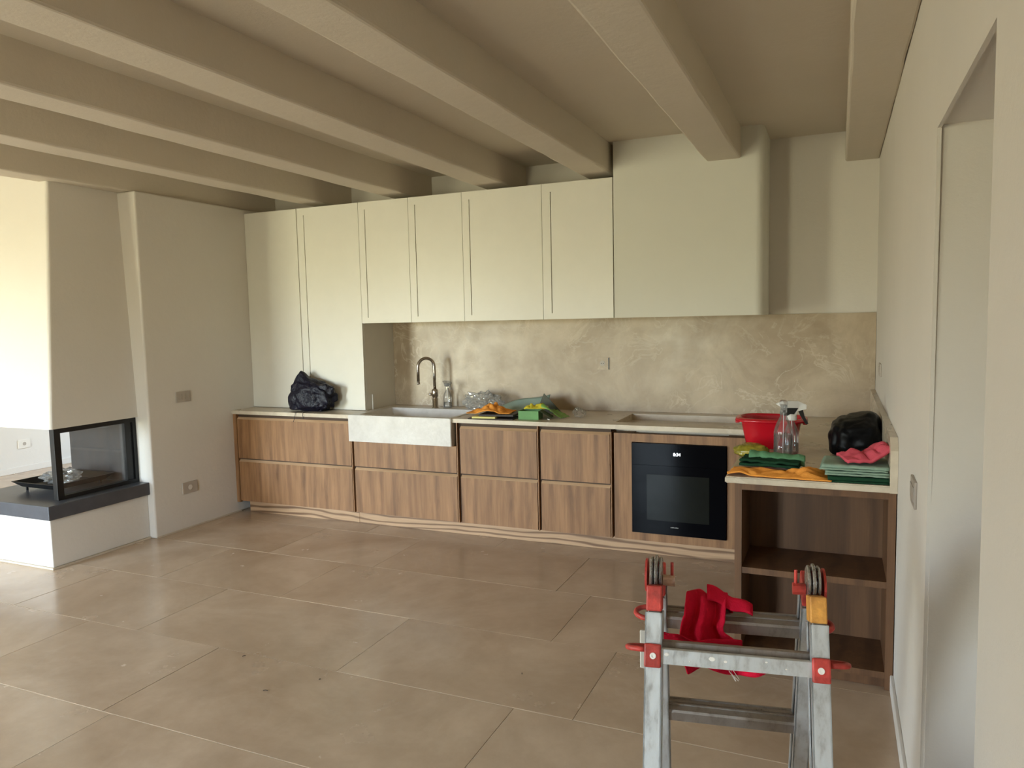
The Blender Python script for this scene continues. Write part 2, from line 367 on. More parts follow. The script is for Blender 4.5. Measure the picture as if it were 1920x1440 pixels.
# right wall with the full-height recess
bm = bmesh.new()
prism(bm, [(YF, 0), (1.4942, 0), (1.4942, 2.0929), (2.3292, 2.0929), (2.3292, 0), (D, 0), (D, ZC), (YF, ZC)], 'x', XR, XR+0.5)
es = [e for e in bm.edges if all(abs(v.co.x-XR) < 1e-5 and v.co.y > 1.4 and v.co.y < 2.4 and v.co.z < 2.2 for v in e.verts) and (abs(e.verts[0].co.z-e.verts[1].co.z) > 1 or e.verts[0].co.z > 2)]
bmesh.ops.bevel(bm, geom=es, offset=0.010, segments=2, affect='EDGES')
box(bm, XR+0.5, XR+0.55, YF, D, 0, ZC)
struct('wall_right', bm, WALL)
bm = bmesh.new(); q = XLL-0.15
for (a, c, yo) in ((q, OPEN[0][0], YA), (OPEN[0][1], -4.0, YA), (-4.25, OPEN[1][0], YF), (OPEN[1][1], 0.8, YF)): box(bm, a, c, yo-0.25, yo, 0, ZC)
for (x0, x1, z0, z1, yo, sd) in OPEN[:2]: box(bm, x0, x1, yo-0.25, yo, z1, ZC)
box(bm, OPEN[1][0], OPEN[1][1], YF-0.25, YF, 0, OPEN[1][2])
box(bm, -4.25, -4.0, YF-0.2, YA-0.2, 0, ZC)
struct('wall_front', bm, WALL)
struct('wall_far_left', B(XLL-0.15, XLL, YF-0.2, YB+0.2, 0, ZC), WALL)
for i, (x0, x1, z0, z1, yo, sd) in enumerate(OPEN):
    ya, yb_ = sorted((yo-sd*0.16, yo-sd*0.10))
    bm = bmesh.new()
    for a in (x0, x1-0.05): box(bm, a, a+0.05, ya, yb_, z0, z1)
    box(bm, x0, x1, ya, yb_, z1-0.05, z1)
    struct(('door_1', 'window_1', 'window_2')[i], bm, FRAMEW)
bm = bmesh.new(); box(bm, XR-0.013, XR, 2.335, YP+0.02, 0.001, 0.07, bev=0.003); struct('baseboard_right', bm, WALL)
bm = bmesh.new(); box(bm, XLL, XLL+0.013, YF, YB, 0.001, 0.07, bev=0.003); struct('baseboard_far_left', bm, WALL)
bm = bmesh.new(); box(bm, XL, XL+0.006, YE+0.004, 4.86, 0.001, 0.012); struct('baseboard_left', bm, TOP)

# ---------------------------------------------------------------- fireplace
fp = thing('fireplace', 'built-in plaster corner fireplace with dark stone hearth and black framed glass firebox', 'fireplace', (-5.2, 3.6, 0))
obj('base', B(-5.66, -4.781, 3.205, YE, 0.014, 0.3403, bev=0.006), WALL, fp)
obj('skirting', B(-5.668, -4.773, 3.197, YE, 0.001, 0.014), TOP, fp)
obj('hearth_slab', B(-5.69, -4.754, 3.1825, YE, 0.3403, 0.435, bev=0.005), SLATE, fp, label='dark grey stone hearth slab')
bm = bmesh.new()
def taper(bm, lo, hi, z0, z1, n=14):
    rings = []
    for k in range(n+1):
        t = k/n; q = [lo[i]+(hi[i]-lo[i])*t for i in range(4)]; x0, x1, y0, y1 = q; z = z0+(z1-z0)*t; R = 0.022; ring = []
        for (cx, cy, a0) in ((x0+R, y0+R, PI), (x1-R, y0+R, 1.5*PI)):
            for s in range(5): a = a0+s*PI/8; ring.append(bm.verts.new((cx+R*math.cos(a), cy+R*math.sin(a), z)))
        ring.append(bm.verts.new((x1, y1, z))); ring.append(bm.verts.new((x0, y1, z))); rings.append(ring)
    n2 = len(rings[0])
    for a, c in zip(rings, rings[1:]):
        for i in range(n2): bm.faces.new((a[i], a[(i+1) % n2], c[(i+1) % n2], c[i]))
    bm.faces.new(rings[0][::-1]); bm.faces.new(rings[-1])
taper(bm, (-5.60, -4.833, 3.29, YE), (-5.54, -4.905, 3.455, YE), 0.931, ZC)
obj('hood', bm, WALL, fp, smooth=False)
obj('back_panel', B(-5.57, -4.872, YE-0.03, YE-0.001, 0.435, 0.931), FIREB, fp, label='dark grey firebox back panel')
# right-hand glass frame
XF = -4.859
bm = bmesh.new()
box(bm, XF-0.045, XF, 3.327, 3.375, 0.435, 0.931, bev=0.002); box(bm, XF-0.045, XF, 3.945, 3.974, 0.435, 0.931)
box(bm, XF-0.045, XF, 3.375, 3.945, 0.895, 0.931); box(bm, XF-0.045, XF, 3.375, 3.945, 0.435, 0.462)
box(bm, XF-0.042, XF-0.012, 3.885, 3.945, 0.462, 0.895); 
fr = obj('glass_frame', bm, IRON, fp, label='black steel frame around the firebox glass')
obj('glass_pane', B(XF-0.028, XF-0.022, 3.372, 3.945, 0.455, 0.90), GLASS, fr)
# fire tray
ft = thing('fire_tray', 'black steel fire tray with flared rim standing on the dark hearth slab', 'tray', (-5.27, 3.67, 0.435))
bm = bmesh.new()
x0, x1, y0, y1, zt, zb = -5.50, -5.03, 3.42, 3.90, 0.508, 0.462
def rect(x0, x1, y0, y1, z): return [bm.verts.new(p) for p in ((x0, y0, z), (x1, y0, z), (x1, y1, z), (x0, y1, z))]
o1 = rect(x0, x1, y0, y1, zt); o2 = rect(x0+0.05, x1-0.05, y0+0.05, y1-0.05, zb); i1 = rect(x0+0.008, x1-0.008, y0+0.008, y1-0.008, zt); i2 = rect(x0+0.055, x1-0.055, y0+0.055, y1-0.055, zb+0.006)
for i in range(4):
    j = (i+1) % 4
    bm.faces.new((o1[i], o1[j], o2[j], o2[i])); bm.faces.new((i1[j], i1[i], i2[i], i2[j])); bm.faces.new((o1[j], o1[i], i1[i], i1[j]))
bm.faces.new(o2[::-1]); bm.faces.new(i2)
obj('pan', bm, IRON, ft)
for a in (x0+0.07, x1-0.07):
    for c in (y0+0.07, y1-0.07): obj('leg', B(a-0.006, a+0.006, c-0.006, c+0.006, 0.4355, 0.463), IRON, ft)
def crumple(name, loc, dims, mat, label, cat, seed=0, sub=4, amp=0.35, freq=1.6, parent=None, flat=True, group=None, rz=0, smooth=False):
    bm = ico(sub)
    for v in bm.verts:
        p = v.co.copy(); n1 = noise.turbulence(p*freq+Vector((seed*9.1, 3, seed)), 3, True); n2 = noise.cell(p*freq*2.2+Vector((seed, 1, 2)))
        rr = 1 - amp*0.5 + amp*0.75*n1 + amp*0.2*(n2-0.5)
        v.co = Vector((p.x*rr*dims[0]/2, p.y*rr*dims[1]/2, p.z*rr*dims[2]/2))
    zm = -dims[2]/2*0.62
    for v in bm.verts:
        if v.co.z < zm: v.co.z = zm + (v.co.z-zm)*0.02
    lo = min(v.co.z for v in bm.verts)
    for v in bm.verts: v.co.z -= lo
    bmesh.ops.rotate(bm, verts=bm.verts, cent=(0, 0, 0), matrix=Matrix.Rotation(rz, 3, 'Z'))
    bmesh.ops.translate(bm, verts=bm.verts, vec=Vector(loc))
    o = obj(name, bm, mat, parent, origin=None if parent else loc, smooth=smooth)
    if parent is None: tag(o, label, cat, group)
    return o
crumple('plastic_bag', (-5.29, 3.66, 0.47), (0.34, 0.26, 0.13), FILM, 'crumpled clear plastic bag lying in the black fire tray', 'bag', 3, 4, 0.5, 1.8)

# ---------------------------------------------------------------- tall and wall cabinets
def door_panel(bm, x0, x1, z0, z1, groove=None):
    y0, y1 = YU, YU+0.020
    if groove is None:
        box(bm, x0, x1, y0, y1, z0, z1, bev=0.0012, seg=1); return
    gx, g0, g1 = groove; hw = 0.0032
    box(bm, x0, gx-hw, y0, y1, z0, z1); box(bm, gx+hw, x1, y0, y1, z0, z1)
    box(bm, gx-hw, gx+hw, y0, y1, z0, g0); box(bm, gx-hw, gx+hw, y0, y1, g1, z1)
    box(bm, gx-hw, gx+hw, y1-0.004, y1, g0, g1, mi=1)  # dark strip paints the shade inside the grip groove
clabels = [
 ('tall_cabinet', 'tall cream cabinet door without groove against the left wall corner', XL, U[1], ZW+0.004, None),
 ('tall_cabinet', 'tall cream cabinet with long vertical grip groove standing behind the navy bag', U[1], U[2], ZW+0.004, 0.075),
 ('wall_cabinet', 'narrow cream wall cabinet directly right of the tall cabinets', U[2], U[3], ZB, 0.062),
 ('wall_cabinet', 'narrow cream wall cabinet above the kitchen tap', U[3], U[4], ZB, 0.062),
 ('wall_cabinet', 'widest cream wall cabinet, above the orange and green cloths', U[4], U[5], ZB, 0.062),
 ('wall_cabinet', 'cream wall cabinet touching the plastered extractor hood', U[5], U[6], ZB, 0.068)]
for i, (nm, lb, x0, x1, z0, go) in enumerate(clabels):
    t = thing(nm, lb, 'cabinet', ((x0+x1)/2, 5.3, z0), group='cream kitchen cabinets')
    gl = 0.006 if i == 1 else 0.0016; gr = 0.005 if i == 5 else 0.0016
    bz = ZW+0.0005 if i < 2 else ZB
    obj('body', B(x0+0.0002, x1-0.0002, YU+0.023, D-0.021 if i > 1 else D-0.001, bz, ZT), PAINT, t)
    bm = bmesh.new(); gz0 = z0+0.045 if i > 1 else z0+0.1
    door_panel(bm, x0+gl, x1-gr, z0+0.001, ZT-0.001, None if go is None else (x0+go, gz0, ZT-0.06))
    obj('door', bm, [PAINT, GSHADE], t)
# plastered extractor hood, rounded outer corner
bm = bmesh.new(); R = 0.05; hx0, hx1 = U[6]+0.004, -0.447
pts = [(hx0, D-0.001), (hx0, YU-0.004)]
for k in range(9):
    a = -PI/2+k*PI/16; pts.append((hx1-R+R*math.cos(a), YU-0.004+R+R*math.sin(a)))
pts.append((hx1, D-0.001))
prism(bm, pts, 'z', ZB, ZC)
t = obj('extractor_hood', bm, HOODM, origin=((hx0+hx1)/2, 5.3, ZB)); tag(t, 'boxed plaster extractor hood with rounded corner above the hob recess', 'hood')

# ---------------------------------------------------------------- backsplash, sockets
t = obj('backsplash', B(U[2]+0.001, XR-0.002, D-0.02, D-0.0005, ZW+0.001, ZB+0.0), SPLASH, origin=(-1.6, D, ZW)); tag(t, 'cloudy beige marble backsplash slab behind the worktop', 'backsplash')
t = thing('wall_socket', 'flush round socket with dark slot set in the marble backsplash', 'socket', (-1.65, D-0.02, 1.25))
obj('plate', B(-1.70, -1.60, D-0.0225, D-0.0202, 1.20, 1.298, bev=0.001), SPLASH, t)
bm = bmesh.new(); lathe(bm, [(0.021, 0), (0.021, 0.002)]); bmesh.ops.rotate(bm, verts=bm.verts, cent=(0, 0, 0), matrix=Matrix.Rotation(PI/2, 3, 'X')); bmesh.ops.translate(bm, verts=bm.verts, vec=(-1.658, D-0.0226, 1.249))
obj('socket_face', bm, PLATE, t)
for dx in (-0.008, 0.008): obj('pin_hole', B(-1.658+dx-0.003, -1.658+dx+0.003, D-0.0256, D-0.0246, 1.246, 1.252), BLACK, t)
obj('slot', B(-1.612, -1.604, D-0.0245, D-0.0226, 1.203, 1.293), BLACK, t)
def plate_x(name, label, x, s, y0, y1, z0, z1, mat, holes=True, cat='socket'):
    """plate on a wall whose normal is +-x"""
    t = thing(name, label, cat, (x, (y0+y1)/2, (z0+z1)/2))
    obj('plate', B(min(x, x+s*0.008), max(x, x+s*0.008), y0, y1, z0, z1, bev=0.002), mat, t)
    ym, zm = (y0+y1)/2, (z0+z1)/2
    if holes:
        bm = bmesh.new(); lathe(bm, [(0.02, 0), (0.02, 0.0015)], n=20); bmesh.ops.rotate(bm, verts=bm.verts, cent=(0, 0, 0), matrix=Matrix.Rotation(PI/2*s, 3, 'Y')); bmesh.ops.translate(bm, verts=bm.verts, vec=(x+s*0.0082, ym, zm))
        obj('socket_face', bm, PLATE if mat is not PLATE else BLACK if holes == 2 else PLATEW, t)
    else:
        for k in (-1, 0, 1):
            w3 = (y1-y0-0.03)/3; obj('rocker', B(min(x+s*0.008, x+s*0.0105), max(x+s*0.008, x+s*0.0105), ym+k*w3-w3/2+0.001, ym+k*w3+w3/2-0.001, z0+0.02, z1-0.02), mat, t)
    return t
plate_x('light_switch', 'blank grey switch plate at mid height on the left wall', XL, 1, 4.232, 4.374, 1.013, 1.096, PLATE, False, 'switch')
plate_x('wall_socket', 'grey socket low on the left wall between fireplace and cabinets', XL, 1, 4.242, 4.390, 0.283, 0.373, PLATE, 1)
plate_x('light_switch', 'small switch on the right wall beside the marble backsplash', XR, -1, 4.80, 4.96, 1.22, 1.295, PLATE, False, 'switch')
plate_x('light_switch', 'grey switch plate on the right wall near the shelf unit', XR, -1, 2.61, 2.745, 0.975, 1.062, PLATE, False, 'switch')
plate_x('wall_socket', 'pale socket on the far bright wall seen beneath the fireplace hood', XLL, 1, 5.367, 5.503, 0.27, 0.37, PLATEW, 1)

# ---------------------------------------------------------------- worktop with sink cut-out and hob recess
t = thing('worktop', 'beige stone L-shaped worktop running along the wall and onto the shelf unit', 'worktop', (-2.2, 5.1, ZW))
SX0, SX1, SY1 = -3.512, -2.60, 5.42; HX0, HX1, HY0, HY1 = -1.395, -0.52, 4.945, 5.40
bm = bmesh.new(); z0, z1 = 0.8528, ZW
for q in ((XL, SX0, YC, D-0.001), (SX0, SX1, SY1, D-0.001), (SX1, HX0, YC, D-0.001), (HX0, HX1, YC, HY0), (HX0, HX1, HY1, D-0.001), (HX1, XR-0.03, YC, D-0.001)):
    box(bm, q[0], q[1], q[2], q[3], z0, z1)
box(bm, XP, XR-0.03, YP, YC, z0, z1)
bmesh.ops.remove_doubles(bm, verts=bm.verts, dist=0.00005)
es = [e for e in bm.edges if all(abs(v.co.y-YP) < 1e-4 for v in e.verts) and abs(e.verts[0].co.z-e.verts[1].co.z) < 1e-5]
es += [e for e in bm.edges if all(abs(v.co.x-XP) < 1e-4 for v in e.verts) and abs(e.verts[0].co.z-e.verts[1].co.z) < 1e-5]
bmesh.ops.bevel(bm, geom=es, offset=0.005, segments=3, affect='EDGES')
obj('slab', bm, TOP, t)
bm = bmesh.new(); zr = ZW-0.045
box(bm, HX0, HX1, HY0, HY1, zr-0.02, zr); box(bm, HX0-0.015, HX0, HY0, HY1, zr-0.02, z0); box(bm, HX0, HX1, HY1, HY1+0.015, zr-0.02, z0)
box(bm, HX0, HX1, HY0-0.015, HY0, zr-0.02, z0); box(bm, HX1, HX1+0.015, HY0, HY1, zr-0.02, z0)
obj('hob_recess', bm, TOP, t, label='sunken rectangular stone recess for the hob')
bm = bmesh.new(); prism(bm, [(YP, z0), (D-0.022, z0), (D-0.022, 1.08), (YP+0.05, 1.08), (YP, 1.03)], 'x', XR-0.03, XR-0.001)
obj('upstand', bm, TOP, t, label='low stone upstand against the right wall')
# farmhouse sink
t = thing('sink', 'pale marble farmhouse sink with deep apron set in the worktop', 'sink', (-3.04, 5.1, 0.677))
bm = bmesh.new(); sy0 = 4.785; bx0, bx1, by0, by1 = -3.44, -2.64, 4.845, 5.31; zs = ZW+0.002
top_o = [(SX0, sy0), (SX1, sy0), (SX1, SY1), (SX0, SY1)]; top_i = [(bx0, by0), (bx1, by0), (bx1, by1), (bx0, by1)]; low_i = [(bx0+0.08, by0+0.04), (bx1-0.08, by0+0.04), (bx1-0.08, by1-0.06), (bx0+0.08, by1-0.06)]
def rr4(l, z): return [bm.verts.new((p[0], p[1], z)) for p in l]
A = rr4(top_o, zs); Bo = rr4(top_o, 0.677); C = rr4(top_i, zs); Dd = rr4(low_i, 0.715)
for i in range(4):
    j = (i+1) % 4
    bm.faces.new((A[i], A[j], C[j], C[i])); bm.faces.new((A[j], A[i], Bo[i], Bo[j])); bm.faces.new((C[i], C[j], Dd[j], Dd[i]))
bm.faces.new(Bo[::-1]); bm.faces.new(Dd)
bmesh.ops.bevel(bm, geom=[e for e in bm.edges if e.verts[0].co.z > 0.68 or e.verts[1].co.z > 0.68], offset=0.004, segments=2, affect='EDGES')
obj('basin', bm, SINKM, t)
bm = bmesh.new(); lathe(bm, [(0.045, 0), (0.045, 0.004), (0.03, 0.004), (0.03, 0.001)], (-3.04, 5.08, 0.7155)); obj('drain', bm, NICKEL, t, smooth=False)
# tap
t = thing('kitchen_tap', 'brushed metal gooseneck kitchen tap behind the marble sink', 'tap', (-3.058, 5.375, ZW))
cx, cy = -3.058, 5.375
bm = bmesh.new(); lathe(bm, [(0.028, 0), (0.028, 0.003), (0.0235, 0.006), (0.0235, 0.078), (0.019, 0.083), (0.019, 0.088), (0.0255, 0.093), (0.0255, 0.150), (0.02, 0.158), (0.0125, 0.160)], (cx, cy, ZW+0.001)); obj('body', bm, NICKEL, t, smooth=True)
bm = bmesh.new(); dx, dy = -0.048, -0.05; L = math.hypot(dx, dy)
pts = [(cx, cy, ZW+0.155), (cx, cy, ZW+0.30)]
for k in range(1, 15):
    a = PI*k/14; pts.append((cx+dx*(1-math.cos(a)), cy+dy*(1-math.cos(a)), ZW+0.345+0.072*math.sin(a)))
pts.insert(2, (cx, cy, ZW+0.345)); pts.append((cx+2*dx, cy+2*dy, ZW+0.22))
tube(bm, pts, 0.0125, 14); obj('spout', bm, NICKEL, t, smooth=True)
bm = bmesh.new(); tube(bm, [(cx, cy, ZW+0.115), (cx-0.02, cy-0.02, ZW+0.118), (cx-0.036, cy-0.036, ZW+0.118)], [0.012, 0.012, 0.010], 12); obj('lever', bm, NICKEL, t, smooth=True)
bm = bmesh.new(); tube(bm, [(cx+2*dx, cy+2*dy, ZW+0.221), (cx+2*dx, cy+2*dy, ZW+0.205)], 0.0135, 14); obj('nozzle', bm, NICKEL, t, smooth=True)

# ---------------------------------------------------------------- base cabinets
YD = YC+0.012      # front plane of drawers
def front(name, t, x0, x1, z0, z1, chamfer=True, y=YD):
    bm = bmesh.new(); c = 0.018 if chamfer else 0.001
    prism(bm, [(y, z0), (y+0.022, z0), (y+0.022, z1), (y+c, z1), (y, z1-c)], 'x', x0, x1)
    for f in bm.faces:
        f.normal_update()
        if chamfer and abs(f.normal.x) < 0.1 and f.calc_center_median().z > z1-c and f.calc_center_median().y < y+c+0.001: f.material_index = 1
    return obj(name, bm, [WOOD, WOODE], t)
names = [('low oak drawer cabinet beside the left wall, half in shade', 0, 0.04), ('oak drawer cabinet under the marble sink', 1, 0.026), ('oak drawer cabinet right of the sink, under the orange cloth', 2, 0.03), ('narrow oak drawer cabinet next to the oven cabinet', 3, 0.026)]
for lb, i, gl in names:
    x0, x1 = G[i], G[i+1]
    if i == 0: x0 = XL+0.002
    t = thing('drawer_cabinet', lb, 'cabinet', ((x0+x1)/2, 5.1, 0.1), group='oak drawer cabinets')
    ztop = 0.675 if i == 1 else 0.8526
    obj('body', B(x0+0.001, x1-0.001, YD+0.026, D-0.003, 0.1, ztop), DWOOD, t)
    fx0 = x0+gl; fx1 = x1-0.004 if i < 3 else x1-0.004
    if i == 0:
        obj('end_panel', B(x0, x0+0.036, YD-0.004, YD+0.026, 0.09, 0.852), WOOD, t)
    else: obj('side_panel', B(x0+0.002, x0+0.009, YD-0.002, YD+0.026, 0.1, 0.675 if i == 1 else 0.852), WOOD, t)
    front('drawer', t, fx0, fx1, 0.104, 0.462)
    if i == 1: front('drawer', t, fx0, fx1, 0.474, 0.6755, False)
    else: front('drawer', t, fx0, fx1, 0.474, 0.826)
# oven housing
ox0, ox1, oz0, oz1 = -1.2485, -0.6362, 0.162, 0.7686
t = thing('oven_cabinet', 'oak housing around the built-in black oven', 'cabinet', (-0.93, 5.1, 0.1))
x0, x1 = G[4], XP+0.04
obj('body', B(x0+0.001, x1-0.001, YD+0.24, D-0.003, 0.1, 0.80), DWOOD, t)
obj('stile', B(x0+0.026, ox0-0.002, YD, YD+0.24, 0.104, 0.826), WOOD, t); obj('stile', B(ox1+0.002, x1-0.001, YD, YD+0.24, 0.104, 0.826), WOOD, t)
obj('side_panel', B(x0+0.002, x0+0.009, YD-0.002, YD+0.24, 0.1, 0.83), WOOD, t)
obj('rail', B(ox0-0.002, ox1+0.002, YD, YD+0.05, 0.104, oz0-0.002), WOOD, t); obj('rail', B(ox0-0.002, ox1+0.002, YD, YD+0.05, oz1+0.002, 0.826), WOOD, t)
t = thing('oven', 'built-in black glass oven with lit digital clock', 'oven', ((ox0+ox1)/2, YD, oz0))
obj('body', B(ox0+0.01, ox1-0.01, YD+0.003, YD+0.235, oz0+0.004, oz1-0.004), BLACK, t)
obj('control_panel', B(ox0, ox1, YD-0.018, YD+0.003, 0.6232, oz1, bev=0.0006), OVEN, t)
dr = obj('door', B(ox0, ox1, YD-0.018, YD+0.003, oz0, 0.6225, bev=0.0006), OVEN, t)
obj('window', B(-1.148, -0.742, YD-0.0190, YD-0.0181, 0.255, 0.562, bev=0.0004, seg=1), OVENW, dr, label='slightly lighter oven window')
def text(name, s, size, loc, mat, parent, rot=(PI/2, 0, 0), ext=0.0004, label=None):
    c = bpy.data.curves.new(name, 'FONT'); c.body = s; c.size = size; c.extrude = ext; c.align_x = 'CENTER'; c.align_y = 'CENTER'
    tmp = bpy.data.objects.new(name, c); me = bpy.data.meshes.new_from_object(tmp); bpy.data.objects.remove(tmp)
    bm = bmesh.new(); bm.from_mesh(me); bmesh.ops.rotate(bm, verts=bm.verts, cent=(0, 0, 0), matrix=Euler(rot).to_matrix()); bmesh.ops.translate(bm, verts=bm.verts, vec=Vector(loc))
    return obj(name, bm, mat, parent, label=label)
text('clock_display', '8:34', 0.028, (-0.948, YD-0.0186, 0.701), DISP, t, label='lit white clock digits')
bm = bmesh.new(); x = -0.99
for k in range(7): box(bm, x, x+0.005, YD-0.0188, YD-0.0182, 0.212, 0.217+0.001*(k % 3)); x += 0.0075
obj('maker_mark', bm, LOGO, dr, label='tiny unreadable grey maker mark')
# plinth boards
t = thing('plinth', 'bold grained oak plinth boards under the base cabinets', 'plinth', (-2.5, 4.9, 0))
for a, c in ((XL+0.09, -3.50), (-3.497, XP+0.035)): obj('board', B(a, c, YD+0.052, YD+0.068, 0.0012, 0.099), WOODX, t)
# open shelf unit at the end of the return
t = thing('shelf_unit', 'open oak shelf unit, shade painted into its wood, at the end of the worktop', 'shelf', (-0.09, 3.6, 0))
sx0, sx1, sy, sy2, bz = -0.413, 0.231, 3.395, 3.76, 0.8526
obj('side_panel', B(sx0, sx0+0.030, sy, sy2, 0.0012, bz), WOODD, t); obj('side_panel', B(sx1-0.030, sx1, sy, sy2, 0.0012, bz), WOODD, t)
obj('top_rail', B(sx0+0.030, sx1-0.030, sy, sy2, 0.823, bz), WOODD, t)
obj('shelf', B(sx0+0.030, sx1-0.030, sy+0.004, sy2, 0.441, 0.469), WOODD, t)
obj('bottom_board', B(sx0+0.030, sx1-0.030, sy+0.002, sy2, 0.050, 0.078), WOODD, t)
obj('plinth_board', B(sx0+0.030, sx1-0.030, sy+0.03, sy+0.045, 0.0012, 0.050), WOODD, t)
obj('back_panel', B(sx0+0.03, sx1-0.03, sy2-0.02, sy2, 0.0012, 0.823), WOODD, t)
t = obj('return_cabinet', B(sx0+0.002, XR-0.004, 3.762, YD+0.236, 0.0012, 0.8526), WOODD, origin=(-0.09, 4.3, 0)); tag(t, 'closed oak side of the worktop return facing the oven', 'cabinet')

# ---------------------------------------------------------------- items on the long worktop
Z = ZW+0.001
def bag(name, loc, dims, mat, label, seed, peak=None, amp=0.12, sub=5, freq=1.7, slump=0.9):
    bm = ico(sub)
    for v in bm.verts:
        p = v.co.copy()
        q = Vector([math.copysign(abs(c)**0.72, c) for c in p])
        n1 = noise.turbulence(p*freq+Vector((seed*4.3, seed, 1)), 4, True)
        cre = 1-abs(noise.noise(p*freq*1.6+Vector((seed, 9, 2))))*2
        rr = 1+amp*(n1-0.6)*1.3 - amp*0.5*max(0, cre)
        x, y_, z = q.x*rr*0.56, q.y*rr*0.56, q.z*rr*0.56
        if peak:
            px, pz, wd = peak; g = math.exp(-((p.x-px)**2+(p.y*0.9)**2)/wd) * max(0, p.z); z += pz*g
        v.co = Vector((x*dims[0], y_*dims[1], z*dims[2]))
    zm = -0.46*dims[2]
    for v in bm.verts:
        if v.co.z < zm: v.co.z = zm
        if v.co.z > 0: v.co.x *= 1-0.12*v.co.z/dims[2]
    for v in bm.verts: v.co.z -= zm
    bmesh.ops.translate(bm, verts=bm.verts, vec=Vector(loc))
    return bm
bm = bag('', (-3.995, 4.965, Z), (0.43, 0.17, 0.245), NAVY, '', 2, peak=(-0.45, 0.42, 0.16), amp=0.20, freq=1.25)
t = thing('plastic_bag', 'crumpled shiny navy black plastic bag standing on the left of the worktop', 'bag', (-3.995, 4.965, Z))
obj('bag_body', bm, NAVY, t, smooth=True)
bm = bmesh.new()
tube(bm, [(-4.02, 4.87, Z+0.006), (-4.03, 4.83, Z+0.006), (-4.035, 4.80, Z+0.004), (-4.04, 4.795, Z-0.03), (-4.06, 4.80, Z-0.075)], 0.0022, 6)
obj('drawstring', bm, NAVY, t); bm = bmesh.new()
tube(bm, [(-3.97, 4.88, Z+0.006), (-3.965, 4.83, Z+0.006), (-3.962, 4.80, Z+0.004), (-3.96, 4.795, Z-0.02), (-3.95, 4.80, Z-0.05)], 0.0022, 6)
obj('drawstring', bm, NAVY, t)
t = obj('plastic_strip', B(-3.536, -3.526, 5.16, 5.166, Z, Z+0.125, bev=0.001, M=Matrix.Identity(4)), WHITEP, origin=(-3.53, 5.163, Z)); tag(t, 'thin white strip standing against the tall cabinet side by the sink', 'strip')
def spray(name, label, x, y, rz, h, rb, head, trig, sx=1.0, level=0.5, tagmat=None, hs=1.0):
    t = thing(name, label, 'spray bottle', (x, y, Z), rz)
    n = h
    prof = [(rb*0.9, 0), (rb, 0.006), (rb, n*0.53), (rb*1.0, n*0.56), (rb*0.94, n*0.63), (rb*0.72, n*0.76), (rb*0.45, n*0.87), (rb*0.34, n*0.93), (rb*0.34, n)]
    bm = bmesh.new(); lathe(bm, prof, (0, 0, 0), 24, sx=sx); obj('bottle', bm, CLEAR, t, smooth=True, local=True)
    bm = bmesh.new(); k = rb*0.93; lathe(bm, [(k*0.9, 0.004), (k, 0.010), (k, n*level)], (0, 0, 0), 24, sx=sx); obj('liquid', bm, LIQ, t, smooth=True, local=True)
    bm = bmesh.new(); lathe(bm, [(0.015*hs, n-0.012), (0.017*hs, n-0.01), (0.017*hs, n+0.012), (0.012*hs, n+0.02)], (0, 0, 0), 18); obj('collar', bm, head, t, local=True)
    bm = bmesh.new()
    prism(bm, [(a*hs, n+0.018+(c-0.018)*hs) for a, c in [(-0.012, 0.014), (0.014, 0.014), (0.016, 0.030), (0.045, 0.036), (0.046, 0.05), (0.02, 0.062), (-0.03, 0.062), (-0.05, 0.052), (-0.03, 0.04), (-0.012, 0.03)]], 'y', -0.010*hs, 0.010*hs)
    bmesh.ops.bevel(bm, geom=bm.edges[:], offset=0.002, segments=2, affect='EDGES'); sh = obj('spray_head', bm, head, t, local=True)
    bm = bmesh.new(); prism(bm, [(a*hs, n+0.018+(c-0.018)*hs) for a, c in [(0.018, 0.034), (0.034, 0.036), (0.040, 0.012), (0.052, -0.012), (0.044, -0.014), (0.030, 0.008)]], 'y', -0.007*hs, 0.007*hs); obj('trigger', bm, trig, t, local=True)
    bm = bmesh.new(); prism(bm, [(a*hs, n+0.018+(c-0.018)*hs) for a, c in [(-0.024, 0.014), (0.004, 0.014), (0.020, 0.040), (-0.030, 0.040)]], 'y', -0.0108*hs, 0.0108*hs); obj('shroud', bm, trig, t, local=True)
    bm = bmesh.new(); tube(bm, [(0.0, 0, n), (0.004, 0, n*0.5), (0.008, 0, 0.012)], 0.002, 6); obj('dip_tube', bm, WHITEP, t, local=True)
    return t
spray('spray_bottle', 'clear spray bottle beside the tap against the backsplash', -2.955, 5.40, -0.3, 0.165, 0.036, CLEAR, FILM, level=0.3)
